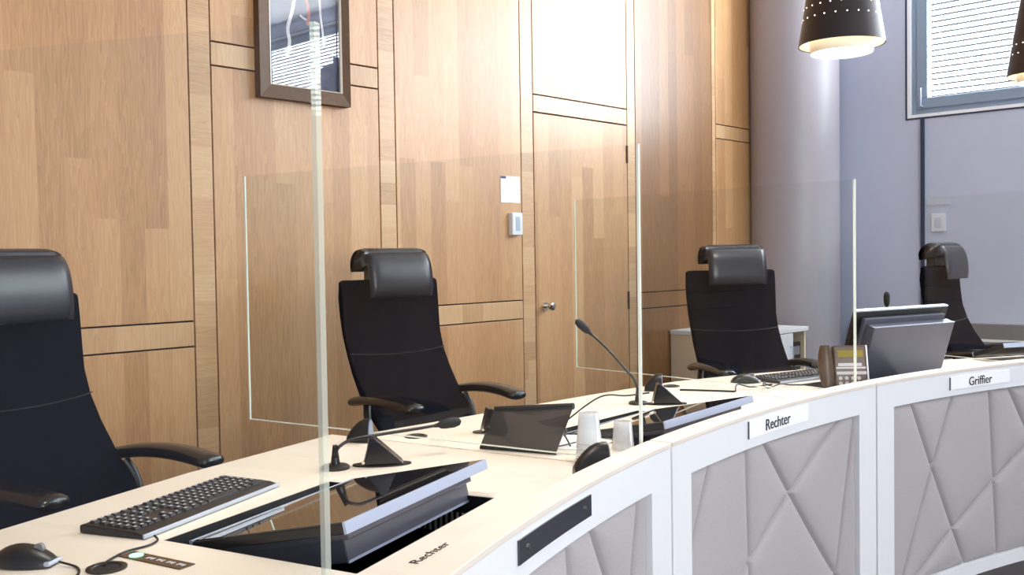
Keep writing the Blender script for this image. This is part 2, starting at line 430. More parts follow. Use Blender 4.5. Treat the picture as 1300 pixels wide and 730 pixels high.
# quilting seams as (angle, z) pairs
SEAMS = [
    [((-17.14, .717), (-16.3, .05)), ((-15.755, .717), (-10.9, .06)), ((-21.0, .717), (-24.6, .1)), ((-22.4, .717), (-18.2, .05)), ((-12.6, .717), (-14.6, .05))],
    [((-7.48, .717), (-11.2, .20)), ((-4.739, .717), (-4.30, .05)), ((-3.383, .717), (3.9, .06)), ((2.811, .717), (-8.2, .22)), ((3.9, .717), (1.9, .05))],
    [((8.2, .765), (12.86, .05)), ((12.0, .735), (7.5, .04)), ((14.78, .73), (15.44, .04)), ((19.8, .56), (8.3, .04)), ((16.25, .72), (19.6, .30))],
    [((26, .717), (23.5, .05)), ((27, .717), (33, .05)), ((31, .717), (30, .05))]]
WELLS = [W1, W2, W3, W4]
SCREENS = []
for i in range(4):
    a0, a1 = SEAM[i]+.06, SEAM[i+1]-.06
    am = (a0+a1)/2
    root = thing('bench_section', NAMES[i], 'bench', P(RF+.4, am, 0), R_(-am), 'curved bench sections')
    # worktop with its monitor well
    n = 20
    front = [P(4.872, a1+(a0-a1)*k/n) for k in range(n+1)]
    outer = [p for p in BACK[i]]+front
    b = BM(); plate(b, outer, ZT-.025, ZT, [WELLS[i]])
    obj('worktop', b, MAPLE, root, world=True)
    # well
    w = WELLS[i]; b = BM(); zb = .60
    c = (sum(p[0] for p in w)/4, sum(p[1] for p in w)/4)
    ow = [(c[0]+(p[0]-c[0])*.998, c[1]+(p[1]-c[1])*.998) for p in w]
    w = [(c[0]+(p[0]-c[0])*.986, c[1]+(p[1]-c[1])*.986) for p in w]
    for k in range(4):
        p, q, pp, qq = w[k], w[(k+1) % 4], ow[k], ow[(k+1) % 4]
        lo = [b.verts.new((v[0], v[1], zb)) for v in (p, q, qq, pp)]; hi = [b.verts.new((v[0], v[1], ZT-.0006)) for v in (p, q, qq, pp)]
        for f in ((0, 1, 2, 3),): b.faces.new([lo[j] for j in f]); b.faces.new([hi[j] for j in reversed(f)])
        for j in range(4): b.faces.new((lo[j], lo[(j+1) % 4], hi[(j+1) % 4], hi[j]))
    plate(b, ow, zb-.01, zb)
    well = obj('monitor_well', b, VOID, root, world=True, label='black sunken monitor well')
    if i in (0, 1):   # pale vent slots in the well's end wall
        b = BM()
        p, q = Vector((*w[1], 0)), Vector((*w[2], 0)); d = (q-p).normalized(); inn = Vector((-(d.y), d.x, 0))
        if (Vector((*c, 0))-p).dot(inn) < 0: inn = -inn
        for k in range(9):
            s = p+d*(.245+.014*k)+inn*.003
            vs = [b.verts.new((s.x+d.x*u+inn.x*t, s.y+d.y*u+inn.y*t, z)) for z in (.655, .70) for (u, t) in ((0, 0), (.005, 0), (.005, -.003), (0, -.003))]
            for f in ((0, 1, 2, 3), (7, 6, 5, 4), (0, 4, 5, 1), (1, 5, 6, 2), (2, 6, 7, 3), (3, 7, 4, 0)): b.faces.new([vs[j] for j in f])
        obj('vent_slots', b, KEYLEG, well, world=True)
    # raised ledge: white front with a maple top
    b = BM(); arc_box(b, RF-.002, 4.88, a0, a1, ZL-.012, ZL); obj('ledge_top', b, MAPLE, root, world=True, bevel=.0015)
    b = BM()
    arc_box(b, RF, RF+.05, a0, a1, .716, ZL-.012); arc_box(b, RF, RF+.05, a0, a1, 0, .05)
    arc_box(b, RF, RF+.05, a0, a0+1.36, .05, .716, 4); arc_box(b, RF, RF+.05, a1-1.34, a1, .05, .716, 4)
    arc_box(b, RF+.026, RF+.05, a0+1.36, a1-1.34, .05, .716)
    obj('front_frame', b, WHITE, root, world=True)
    b = BM(); arc_box(b, RF+.008, RF+.04, a1, a1+.12, 0, ZL-.002, 1); obj('joint_strip', b, GREYPL, root, world=True, label='grey joint between bench sections')
    # quilted fabric panel
    sa0, sa1 = a0+1.37, a1-1.35
    NX, NZ = 270, 156
    b = BM(); grid = []
    segs = [((R_(s[0][0])*RF, s[0][1]), (R_(s[1][0])*RF, s[1][1])) for s in SEAMS[i]]
    for iz in range(NZ+1):
        row = []
        z = .051+(.664)*iz/NZ
        for ix in range(NX+1):
            a = sa0+(sa1-sa0)*ix/NX; s = R_(a)*RF
            dd = 9
            for (p, q) in segs:
                ux, uz = q[0]-p[0], q[1]-p[1]; l2 = ux*ux+uz*uz
                t = max(0, min(1, ((s-p[0])*ux+(z-p[1])*uz)/l2))
                dd = min(dd, math.hypot(s-p[0]-ux*t, z-p[1]-uz*t))
            de = max(0, min(s-R_(sa0)*RF, R_(sa1)*RF-s, z-.051, .715-z))
            off = .024*math.exp(-(dd/.0046)**1.1)+.007*math.exp(-(de/.006)**1.3)-.009*(1-math.exp(-(min(dd, de)/.03)**1.5))
            row.append(b.verts.new(P(RF+.012+off, a, z)))
        grid.append(row)
    for iz in range(NZ):
        for ix in range(NX):
            b.faces.new((grid[iz][ix], grid[iz][ix+1], grid[iz+1][ix+1], grid[iz+1][ix]))
    bm_edges = [grid[0], grid[-1], [r[0] for r in grid], [r[-1] for r in grid]]
    obj('quilted_panel', b, FABRIC, root, world=True, smooth='all', label='pale grey quilted wool panel with diagonal seams')
    # gable ends
    for a, s in ((a0, .25), (a1, -.25)):
        b = BM()
        lo, hi = min(a, a+s), max(a, a+s)
        arc_box(b, RF+.05, 5.40, lo, hi, 0, ZT-.025, 3); obj('gable', b, WHITE, root, world=True)
    # nameplate
    if i < 3:
        pa0, pa1, z0, z1 = [(-20.2, -16.06, .746, .789), (-4.85, -.175, .7435, .794), (11.39, 16.115, .7385, .787)][i]
        b = BM(); arc_box(b, RF-.0035, RF-.0002, pa0, pa1, z0, z1, 12)
        if i == 0:
            dk = pbr('dark_mirror_acrylic', lin(58, 58, 68), .06, spec=.7)
            np_ = obj('nameplate', b, dk, root, world=True, label='blank dark reflective nameplate')
            for aa in (-19.72, -16.45):
                b = BM(); q0 = Vector(P(RF-.0065, aa, .768)); q1 = Vector(P(RF-.003, aa, .768)); tube(b, [q0, q1], .0045, 12)
                obj('screw', b, CHROME, np_, world=True)
        else:
            np_ = obj('nameplate', b, PLATEW, root, world=True, bevel=.0006, label='white nameplate reading '+('Rechter' if i == 1 else 'Griffier'))
            sgm = SEAM and P(RF-.004, pa0, (z0+z1)/2)
            b = BM(); arc_box(b, RF-.004, RF-.0003, pa0-.05, pa0-.005, z0, z1, 1); obj('shadow_edge', b, DARKMET, np_, world=True)
            word, ca, ha, zc = (('Rechter', -2.60, 1.93, .767) if i == 1 else ('Griffier', 13.77, 1.83, .7605))
            t = text_mesh(word, .036)
            xs = [v.co.x for v in t.verts]; x0, x1 = min(xs), max(xs); wid = R_(ha)*RF
            for v in t.verts:
                u = (v.co.x-(x0+x1)/2)/(x1-x0)*wid; h = v.co.y
                q = P(RF-.0046-v.co.z, ca+math.degrees(u/RF), zc+h*1.3); v.co = q
            obj('lettering', t, INK, np_, world=True)
    if i == 0:   # loose printed word on the desk near the ledge
        t = text_mesh('Rechter', .026, .0003)
        xs = [v.co.x for v in t.verts]; x0, x1 = min(xs), max(xs)
        for v in t.verts:
            u = (v.co.x-(x0+x1)/2)/(x1-x0)*.128; h = v.co.y
            v.co = P(5.002+h, -19.85+math.degrees(u/4.99), ZT+.0006+v.co.z)
        obj('lettering', t, INK, root, world=True, label='black word Rechter on the desktop')

# ------------------------------------------------------------------ clear dividers on the seams
def divider(a, label, rf=4.897, rb=6.285, zt=1.54, zb=.757, t=.0045, rear=True, em=None):
    root = thing('divider_screen', label, 'divider', P(5.3, a, ZT), R_(-a), 'clear dividers between the seats')
    y0, y1 = rf-5.3, rb-5.3
    e = .006
    b = BM(); box(b, -t, t, y0+e, y1-e, zb-ZT+e, zt-ZT); obj('pane', b, GLASS, root)
    b = BM(); box(b, -t, t, y0, y0+e, zb-ZT, zt-ZT)
    if rear: box(b, -t*.6, t*.6, y1-e*.7, y1, zb-ZT, zt-ZT)
    box(b, -t*.6, t*.6, y0+e, y1-e*.7, zb-ZT, zb-ZT+e*.5)
    obj('polished_edge', b, em or EDGE, root, label='bright polished acrylic edge')
    for yy in (y0+.18, y0+.62):
        b = BM(); box(b, -.018, .018, yy-.03, yy+.03, .0005, .018); obj('foot', b, GLASS, root, bevel=.003)
divider(SEAM[0], 'clear divider nearest the camera, its bright edge crossing the sunken monitor', zt=1.545, rf=4.862, zb=.83, t=.0068, em=EDGE2)
divider(SEAM[1], 'clear divider standing between the near and middle bench sections')
divider(SEAM[2], 'clear divider standing behind the Rechter nameplate, by the desk phone', zt=1.522)
divider(SEAM[3], 'clear divider at the far right, behind the Griffier nameplate', rb=5.62, zt=1.526, rear=False)

# ------------------------------------------------------------------ chairs
def make_chair(label):
    root = thing('swivel_chair', label, 'chair', group='black judges chairs')
    # backrest: curved shell, lofted from bottom to top (front face then back face)
    prof = [(.48, -.06, .225), (.54, -.02, .242), (.62, .06, .252), (.70, .125, .254), (.78, .180, .252), (.86, .222, .250), (.94, .250, .252), (1.02, .262, .256), (1.10, .270, .258), (1.15, .275, .258), (1.168, .277, .257), (1.178, .280, .250)]
    rings = []
    for z, y, hw in prof:
        t = .05 if z < 1.15 else (.04 if z < 1.17 else .022)
        r = []
        m = 14
        for k in range(m+1):
            u = -1+2*k/m; x = hw*u
            r.append((x, y-.022*(1-u*u)+.028*abs(u)**3*0 + (.006 if abs(u) > .99 else 0), z))
        for k in range(m, -1, -1):
            u = -1+2*k/m; x = hw*u*(.985)
            r.append((x, y+t-.01*(1-u*u), z))
        rings.append(r)
    b = BM(); loft(b, rings); back = obj('backrest', b, BLACKFAB, root, smooth=True, bevel=.012, seg=3)
    # stitched seam across the back
    b = BM(); pts = []
    for k in range(15):
        u = -1+2*k/14
        pts.append((.251*u, .2235-.022*(1-u*u)-.001+.006*(abs(u) > .99)-.006*(1-u*u), .866-.012*(1-u*u)))
    tube(b, pts, .0022, 6); obj('seam', b, BLACKPL, back, smooth=True)
    # headrest: arched leather pad
    hp = [(.350, 1.212), (.348, 1.255), (.325, 1.288), (.285, 1.301), (.245, 1.290), (.216, 1.255), (.202, 1.205), (.197, 1.150), (.198, 1.100)]
    hp = [Vector((0, p[0], p[1])) for p in hp]; hp = smooth_path(hp, 4)
    rings = []
    for j in range(13):
        u = -1+2*j/12; x = .163*u
        ed = max(0, abs(u)-.8)/.2
        fr, bk = [], []
        for i, p in enumerate(hp):
            d = (hp[min(i+1, len(hp)-1)]-hp[max(i-1, 0)]).normalized(); nrm = Vector((0, -d.z, d.y))
            e = min(i, len(hp)-1-i)/3.0; th = .015*min(1, .4+.6*e)
            th *= (1-.45*ed**2)
            if nrm.y > 0 and i > len(hp)//2: nrm = -nrm
            fr.append(Vector((x, p.y, p.z))+nrm*th*1.0); bk.append(Vector((x, p.y, p.z))-nrm*th)
        rings.append(fr+bk[::-1])
    b = BM(); loft(b, rings); obj('headrest', b, LEATHER, root, smooth='all', label='black leather arched headrest')
    b = BM(); box(b, -.11, .11, .285, .335, 1.05, 1.255); obj('headrest_bracket', b, BLACKPL, root, bevel=.006)
    # seat
    rings = []
    for y, z, hw, t in [(-.30, .455, .20, .02), (-.285, .462, .23, .05), (-.15, .475, .25, .075), (0, .470, .25, .08), (.12, .468, .235, .08), (.17, .470, .21, .05)]:
        r = []
        for k in range(12):
            a = 2*PI*k/12; cx_ = math.copysign(abs(math.cos(a))**.45, math.cos(a)); sz = math.copysign(abs(math.sin(a))**.6, math.sin(a))
            r.append((hw*cx_, y, z-t/2+t/2*sz))
        rings.append(r)
    b = BM(); loft(b, rings); obj('seat', b, BLACKFAB, root, smooth=True)
    # armrests
    for s in (-1, 1):
        b = BM()
        path = smooth_path([(.272*s, .17, .672), (.278*s, .06, .690), (.280*s, -.05, .697), (.276*s, -.15, .694), (.268*s, -.23, .686), (.266*s, -.268, .682)], 5)
        rings = []
        for i, p in enumerate(path):
            t = i/(len(path)-1)
            hw = .034+.014*math.sin(min(1, t*1.5)*PI/2); hh = .019+.004*math.sin(t*PI)
            if i >= len(path)-3: q = (len(path)-1-i)/3; hw *= .6+.4*q**.5; hh *= .6+.4*q**.5
            rings.append([(p.x+hw*math.cos(2*PI*k/14), p.y, p.z+hh*math.sin(2*PI*k/14)) for k in range(14)])
        loft(b, rings); arm = obj('armrest', b, BLACKGL, root, smooth=True)
        b = BM(); tube(b, smooth_path([(.255*s, .10, .662), (.272*s, .07, .60), (.262*s, .04, .50), (.20*s, .02, .42), (.06*s, 0, .405)], 5), [.017]*21, 10)
        obj('arm_support', b, BLACKPL, arm, smooth=True)
    b = BM(); tube(b, smooth_path([(0, .04, .52), (0, .10, .44), (0, .06, .40), (0, -.02, .40)], 5), .03, 10); obj('back_support', b, BLACKPL, root, smooth=True)
    b = BM(); box(b, -.09, .09, -.12, .10, .385, .43); obj('mechanism', b, BLACKPL, root, bevel=.01)
    b = BM(); lathe(b, [(.027, .1), (.027, .26), (.018, .26), (.018, .388)], 16); obj('gas_column', b, CHROME, root, smooth=True)
    for k in range(5):
        a = 2*PI*k/5+.3; dx, dy = math.cos(a), math.sin(a)
        b = BM(); tube(b, [(.02*dx, .02*dy, .115), (.17*dx, .17*dy, .10), (.31*dx, .31*dy, .075)], [.028, .022, .016], 10)
        foot = obj('base_arm', b, BLACKPL, root, smooth=True)
        b = BM()
        for s in (-1, 1):
            c = Vector((.31*dx, .31*dy, .028)); ax = Vector((-dy, dx, 0))
            tube(b, [c+ax*.008*s, c+ax*.026*s], .028, 16)
        tube(b, [(.31*dx, .31*dy, .028), (.31*dx, .31*dy, .08)], .009, 8)
        obj('caster', b, BLACKPL, foot, smooth=True)
    return root
LABC = ['black chair at the left photo edge, behind the near keyboard',
        'black chair in front of the oak wall, left of the door',
        'black chair facing the camera in front of the white cabinet',
        'black chair turned side on behind the big tilted monitor at right']
ch0 = make_chair(LABC[0])
CH = [((1.14, 2.77), 16), ((2.768, 3.09), -5.4), ((4.517, 2.54), -35), ((5.95, 1.83), -1)]
for k, ((x, y), a) in enumerate(CH):
    c = ch0 if k == 0 else copy_tree(ch0)
    c['label'] = LABC[k]; c.location = (x, y, 0); c.rotation_euler = (0, 0, R_(a))

# ------------------------------------------------------------------ monitors
def make_monitor(w, h, label, tl, xdir, ydir, slim=False):
    """tl: world position of the raised left corner of the screen; xdir along the raised edge; ydir from raised to lowered edge"""
    x = Vector(xdir).normalized(); y = Vector(ydir); y = (y-x*y.dot(x)).normalized(); nz = x.cross(y)
    if nz.z < 0: nz = -nz
    base = Vector(tl)+x*w/2+y*h
    root = thing('tilting_monitor', label, 'monitor', (base.x, base.y, base.z), 0, 'tilting desk monitors')
    M4 = Matrix.Identity(4); o = Vector(tl)
    for i in range(3): M4[i][0] = x[i]; M4[i][1] = y[i]; M4[i][2] = nz[i]; M4[i][3] = o[i]
    def bx(*a):
        b = BM(); box(b, *a, mat=M4); return b
    obj('casing', bx(0, w, .004, h, -.022, -.002), BLACKPL, root, world=True, bevel=.002)
    obj('screen', bx(.004, w-.004, .004, h-.004, -.003, 0), SCREEN, root, world=True, label='glossy black screen')
    obj('top_edge', bx(0, w, -.002, .0035, -.022, -.0005), ALU, root, world=True, label='pale aluminium upper edge')
    obj('lower_edge', bx(0, w, h-.004, h+.004, -.02, .0006), ALU, root, world=True)
    if slim: return root
    obj('back_step', bx(.04, w-.03, .028, h-.02, -.040, -.0225), DARKMET, root, world=True, bevel=.002)
    hs = obj('rear_housing', bx(.055, w-.015, .05, h-.015, -.085, -.0405), DARKMET, root, world=True, bevel=.003)
    obj('housing_rim', bx(.055, w-.015, .048, .0515, -.0855, -.081), ALU, hs, world=True)
    return root
t1 = Vector((.953, .303, 0))
make_monitor(.53, .365, 'near tilted monitor sunk in the desk, its dark screen mirroring the oak wall', (1.024, 1.377, .812), (.504, .155, .008), (-.108, .341, -.075))
a2, b2 = T2((1.024, 1.377)), T2((1.528, 1.532)); c2 = T2((.916, 1.718))
make_monitor(.53, .365, 'middle tilted monitor lying low behind the Rechter ledge', (a2[0], a2[1], .812), (b2[0]-a2[0], b2[1]-a2[1], .008), (c2[0]-a2[0], c2[1]-a2[1], -.075))
make_monitor(.541, .335, 'big monitor raised steeply beside the desk phone, its stepped back showing', (3.87, 1.73, 1.03), (.94, -.342, .008), (.034, .094, -.30))
make_monitor(.42, .20, 'dark slim screen tilted on the desk at the far right photo edge', (4.86, 1.45, .832), (.87, -.49, 0), (.10, .175, -.064), slim=True)

# ------------------------------------------------------------------ keyboards
def keyboard(label, loc, rz, detailed):
    root = thing('keyboard', label, 'keyboard', loc, rz, 'computer keyboards')
    # local: x along length, y towards the screen side is negative (front edge at -y is the palm side in this room: +y)
    b = BM()
    rings = []
    for x in (0, .45):
        rings.append([(x, 0, .001), (x, .155, .001), (x, .155, .016), (x, .145, .0185), (x, .02, .0135), (x, 0, .009)])
    loft(b, rings); obj('casing', b, BLACKPL, root, bevel=.003)
    b = BM(); box(b, -.001, .451, -.004, .0, .002, .0105); obj('silver_edge', b, SILVER, root, bevel=.001, label='silver front edge')
    keys = []
    pit = .0188
    def zt(y): return .0132+(y-.02)*.038
    for r in range(6):
        y = .028+r*pit+(.006 if r == 5 else 0)
        # numeric block
        for c in range(4):
            if r == 5 and c > 3: continue
            keys.append((.012+c*pit, y, .0168))
        for c in range(3):
            if r == 2 or (r == 1 and c != 1): continue
            keys.append((.095+c*pit, y, .0168))
        if r == 0:
            for x, w in ((.16, .024), (.186, .022), (.210, .022), (.234, .108), (.344, .022), (.368, .022), (.392, .046)): keys.append((x, y, w-.002))
        else:
            n = 15
            for c in range(14):
                keys.append((.16+c*.0198, y, .0176))
    root_keys = keys[:100]
    def key(bm, x, y, w):
        z = zt(y); d = .0155
        rings = [[(x, y, z-.003), (x+w, y, z-.003), (x+w, y+d, z-.0022), (x, y+d, z-.0022)],
                 [(x+.0022, y+.0018, z+.0045), (x+w-.0022, y+.0018, z+.0045), (x+w-.0022, y+d-.003, z+.0052), (x+.0022, y+d-.003, z+.0052)]]
        loft(bm, rings)
    def legend(bm, x, y, w):
        z = zt(y)+.0052
        if w > .04: return
        box(bm, x+.005, x+min(w-.004, .011), y+.0052, y+.0105, z, z+.0003)
    if detailed:
        for (x, y, w) in keys[:100]:
            b = BM(); key(b, x, y, w); k = obj('key', b, KEYCAP, root)
        b = BM()
        for k in keys: legend(b, *k)
        obj('key_legends', b, KEYLEG, root, kind='stuff', label='pale printed key legends')
        if keys[100:]:
            b = BM()
            for k in keys[100:]: key(b, *k)
            obj('keys', b, KEYCAP, root, kind='stuff')
    else:
        b = BM()
        for k in keys: key(b, *k)
        obj('keys', b, KEYCAP, root, kind='stuff')
        b = BM()
        for k in keys: legend(b, *k)
        obj('key_legends', b, KEYLEG, root, kind='stuff')
    return root
keyboard('near dark keyboard on the desk in front of the left chair', (.858, 1.785, ZT), math.atan2(.182, .43), True)
keyboard('far keyboard in front of the chair by the white cabinet', (3.585, 1.905, ZT), R_(-13), False)

def make_mouse(label, loc, rz):
    root = thing('computer_mouse', label, 'mouse', loc, rz, 'computer mice')
    b = BM(); rings = []
    for k in range(13):
        t = k/12; x = -.056+.112*t
        hw = .031*math.sin(PI*(.08+.84*t))**.5; hh = .036*math.sin(PI*(.06+.86*t**.85))**.7
        rings.append([(x, hw*math.cos(PI*j/12), .002+hh*max(0, math.sin(PI*j/12))**.8) for j in range(13)]+[(x, -hw*.9+1.8*hw*j/3, .001) for j in range(4)])
    loft(b, rings); body = obj('shell', b, BLACKPL, root, smooth=True)
    b = BM(); tube(b, [(.03, -.004, .031), (.03, .004, .031)], .009, 12); obj('scroll_wheel', b, GREYPL, root, smooth=True)
    b = BM(); box(b, .048, .060, -.02, .02, .004, .012); obj('front_grip', b, SILVER, root, bevel=.003)
    return root
make_mouse('dark mouse at the lower left photo edge, left of the near keyboard', (.648, 1.80, ZT), R_(-55))
make_mouse('dark mouse beside the far keyboard', (3.535, 2.035, ZT), R_(-40))
def cable(name, label, pts, r=.0022, mat=None, group=None):
    b = BM(); tube(b, smooth_path(pts, 7), r, 8)
    return tag(obj(name, b, mat or BLACKPL, smooth=True), label, 'cable', group)
zc = ZT+.003
cable('mouse_cable', 'thin black cable running from the near mouse', [(.687, 1.748, zc+.004), (.70, 1.715, zc), (.695, 1.685, zc), (.68, 1.66, zc), (.655, 1.64, zc)])
cable('keyboard_cable', 'black cable from the near keyboard into the round grommet', [(.875, 1.774, zc+.004), (.872, 1.755, zc), (.845, 1.735, zc), (.80, 1.73, zc), (.765, 1.71, zc), (.745, 1.69, zc+.002), (.735, 1.676, zc+.002)])
# grommets
def grommet(label, x, y, r=.04):
    root = thing('cable_grommet', label, 'grommet', (x, y, ZT), 0, 'black cable grommets')
    b = BM(); lathe(b, [(r, .0005), (r, .003), (r-.006, .005), (r-.01, .004), (r-.012, .001)], 32); obj('rim', b, BLACKPL, root, smooth=True)
    b = BM(); lathe(b, [(r-.013, .0012), (r-.013, .0022)], 24); obj('lid', b, VOID, root)
    return root
grommet('black cable grommet at the lower left, beside the button strip', .735, 1.668, .034)
grommet('black grommet behind the near microphone, by the first divider', 1.90, 2.19, .034)
grommet('black grommet beside the far desk speaker', 3.27, 2.215, .034)
# touch strip
root = thing('button_strip', 'brown button strip with one green lit button, set in the near desk', 'control panel', (.814, 1.642, ZT), math.atan2(-.148, .034))
b = BM(); box(b, -.082, .078, -.017, .017, .0004, .002); obj('plate', b, DARKBR, root, bevel=.0005)
b = BM(); lathe(b, [(.0125, .0021), (.0125, .0032)], 24, (-.055, 0, 0)); obj('lit_button', b, GREENLED, root, label='green lit round button')
for k in range(4):
    b = BM(); x = -.025+.026*k
    for j in range(3): box(b, x+.0062*j, x+.0062*j+.004, -.005+.003*(j % 2), .005, .0021, .0026)
    obj('icon', b, KEYLEG, root)

# ------------------------------------------------------------------ microphones, sockets, speakers
def microphone(label, base, pts, head_dir, base_r=.034):
    root = thing('gooseneck_microphone', label, 'microphone', base, 0, 'gooseneck microphones')
    b = BM(); lathe(b, [(base_r, .0005), (base_r, .006), (base_r*.85, .010), (.012, .012), (.009, .035), (.006, .06)], 28); obj('base', b, BLACKPL, root, smooth=True)
    w = [Vector(p) for p in pts]
    b = BM(); tube(b, smooth_path(w, 8), .0042, 10); obj('gooseneck', b, BLACKPL, root, world=True, smooth=True)
    e = w[-1]; d = Vector(head_dir).normalized()
    b = BM(); tube(b, [e-d*.012, e, e+d*.006, e+d*.02, e+d*.045, e+d*.06, e+d*.066], [.005, .0065, .011, .0135, .0145, .011, .004], 16)
    obj('foam_head', b, VOID, root, world=True, smooth=True, label='black foam microphone head')
    return root
microphone('near gooseneck microphone bent low over the left desk', (1.479, 2.017, ZT),
           [(1.479, 2.017, ZT+.02), (1.473, 2.005, ZT+.045), (1.481, 1.996, ZT+.061), (1.513, 1.991, ZT+.072), (1.60, 1.987, ZT+.073), (1.70, 1.972, ZT+.074), (1.78, 1.959, ZT+.076)], (.062, -.022, .005), .036)
microphone('upright gooseneck microphone leaning left in front of the oak door', (2.814, 2.046, ZT),
           [(2.814, 2.046, ZT+.03), (2.799, 2.039, ZT+.06), (2.790, 2.048, ZT+.095), (2.774, 2.067, ZT+.123), (2.713, 2.106, ZT+.204), (2.658, 2.138, ZT+.261)], (-.030, .018, .032))
microphone('microphone whose head just shows above the raised monitor', (4.42, 1.90, ZT),
           [(4.42, 1.90, ZT+.05), (4.43, 1.885, ZT+.14), (4.45, 1.85, ZT+.24), (4.462, 1.832, ZT+.275)], (.0, .0, 1))

def socket(label, x, y, rz):
    root = thing('popup_socket', label, 'power socket', (x, y, ZT), rz, 'black pop up sockets')
    b = BM()
    pts = [(.075*math.cos(2*PI*k/40), .032*math.sin(2*PI*k/40)) for k in range(40)]
    plate(b, pts, .0005, .004); obj('base_plate', b, BLACKPL, root)
    b = BM()   # wedge: steep at the left, long slope to the right, raised edge on top
    prof = [(-.048, .004), (.056, .004), (.052, .010), (-.018, .074), (-.030, .074)]
    loft(b, [[(x_, -.026, z_) for x_, z_ in prof], [(x_, .026, z_) for x_, z_ in prof]]); obj('wedge', b, BLACKGL, root, bevel=.003)
    b = BM(); tube(b, [(-.047, -.02, .012), (-.0475, -.0265, .012)], .004, 10); obj('button', b, CHROME, root)
    return root
socket('black wedge socket beside the near microphone base', 1.584, 1.961, R_(-38))
socket('black wedge socket beside the upright microphone base', 2.873, 1.970, R_(-48))
def speaker(label, x, y, rz, k_=.66):
    root = thing('desk_speaker', label, 'speaker', (x, y, ZT), rz, 'small domed desk speakers')
    b = BM(); rings = []
    for k in range(9):
        t = k/8
        x_ = -.05+.10*t
        hh = .028+.072*math.sin(PI*.5*min(1, t*1.15))**.8; hw = .030+.012*t
        rings.append([(x_, hw*math.cos(PI*j/10), .002+hh*max(0, math.sin(PI*j/10))**.6) for j in range(11)])
    loft(b, rings); S_ = Matrix.Scale(k_, 4); bmesh.ops.transform(b, matrix=S_, verts=b.verts); obj('shell', b, BLACKPL, root, smooth=True)
    b = BM(); loft(b, [[(.0505, .037*math.cos(PI*j/10), .008+.088*max(0, math.sin(PI*j/10))**.6) for j in range(11)], [(.0545, .037*math.cos(PI*j/10), .008+.088*max(0, math.sin(PI*j/10))**.6) for j in range(11)]])
    bmesh.ops.transform(b, matrix=S_, verts=b.verts); obj('front_panel', b, pbr('blue_grey_speaker_front', lin(112, 122, 146), .3), root, label='blue grey front panel')
    return root
speaker('domed desk speaker behind the near wedge socket, before the chair', 1.745, 2.262, R_(-55))
speaker('domed desk speaker behind the upright microphone socket', 3.125, 2.20, R_(-55))
speaker('brown domed speaker peeking over the ledge beside the cups', 1.825, 1.47, R_(-40), .8)

# ------------------------------------------------------------------ cups
def cup(name, label, x, y, h, n, rt=.034, rb=.044):
    root = thing(name, label, 'cup', (x, y, ZT), 0)
    for k in range(n):
        z0 = .0005+.012*k; b = BM()
        hh = h-.012*(n-1)
        lathe(b, [(rb, z0), (rb+.002, z0+.002), (rb, z0+.004), (rt, z0+hh-.003), (rt-.003, z0+hh), (rt-.004, z0+hh-.002), (rb-.002, z0+.003)], 32, cap=False)
        vs = [b.verts.new(((rt-.0035)*math.cos(2*PI*j/32), (rt-.0035)*math.sin(2*PI*j/32), z0+hh-.001)) for j in range(32)]; b.faces.new(vs)
        obj('cup_body', b, CUP, root, smooth=True)
    return root
S0 = (1.975, 1.594)
for k in range(4):
    z0 = ZT+.0005+.014*k
    root = thing('plastic_cup', 'one of the clear plastic cups stacked upside down beside the brown speaker', 'cup', (S0[0], S0[1], z0), 0, 'stacked plastic cups')
    rb, rt, hh = .0345-.0005*k, .0275-.0005*k, .080
    b = BM(); lathe(b, [(rb, 0), (rb+.002, .002), (rb, .004), (rt, hh-.003), (rt-.002, hh), (rt-.0035, hh-.002), (rb-.0015, .003)], 32, cap=False)
    b.faces.new([b.verts.new(((rt-.003)*math.cos(2*PI*j/32), (rt-.003)*math.sin(2*PI*j/32), hh-.001)) for j in range(32)])
    obj('cup_body', b, CUP, root, smooth=True)
root = thing('plastic_cup', 'single frosted white cup upside down, right of the cup stack', 'cup', (2.145, 1.612, ZT))
b = BM(); lathe(b, [(.031, 0), (.0325, .002), (.031, .004), (.0245, .072), (.022, .075), (.021, .073), (.0295, .003)], 32, cap=False)
b.faces.new([b.verts.new((.0215*math.cos(2*PI*j/32), .0215*math.sin(2*PI*j/32), .074)) for j in range(32)])
obj('cup_body', b, CUP, root, smooth=True)

# ------------------------------------------------------------------ smoked stand with tablet, papers, loose cables
root = thing('tablet_stand', 'dark smoked tablet stand leaning beside the first divider, right of it', 'tablet stand', (1.97, 1.80, ZT), 0)
A = Vector((1.885, 1.905, ZT+.006)); B = Vector((1.955, 1.69, ZT+.006))
Cc = Vector((1.95, 1.91, .842)); D = Vector((2.03, 1.69, .862)); up = Cc-A
nrm = (B-A).cross(up).normalized()*.004
b = BM(); loft(b, [[A, B, D, Cc], [A+nrm, B+nrm, D+nrm, Cc+nrm]]); obj('sheet', b, SMOKED, root, world=True)
b = BM(); tube(b, [Cc, D], .009, 10); obj('top_bar', b, BLACKPL, root, world=True, smooth=True)
b = BM(); tube(b, [A, B], .005, 8); obj('bottom_bar', b, BLACKPL, root, world=True, smooth=True)
b = BM(); tube(b, [(A+Cc)/2+nrm*2, Vector((1.99, 1.86, ZT+.004))], .006, 8); obj('prop', b, BLACKPL, root, world=True, smooth=True)
socket('black wedge socket half hidden behind the smoked stand', 2.11, 2.06, R_(-35))
for k, (x, y, rz, z) in enumerate(((2.11, 1.80, .5, .0006), (2.17, 1.755, .2, .0016))):
    b = BM(); box(b, -.105, .105, -.075, .075, z, z+.0008)
    o = obj('paper_sheet', b, PAPER); o.location = (x, y, ZT); o.rotation_euler = (0, 0, rz)
    tag(o, ['white paper lying under the other behind the cups', 'white paper lying on top behind the cup stack'][k], 'paper', 'loose papers')
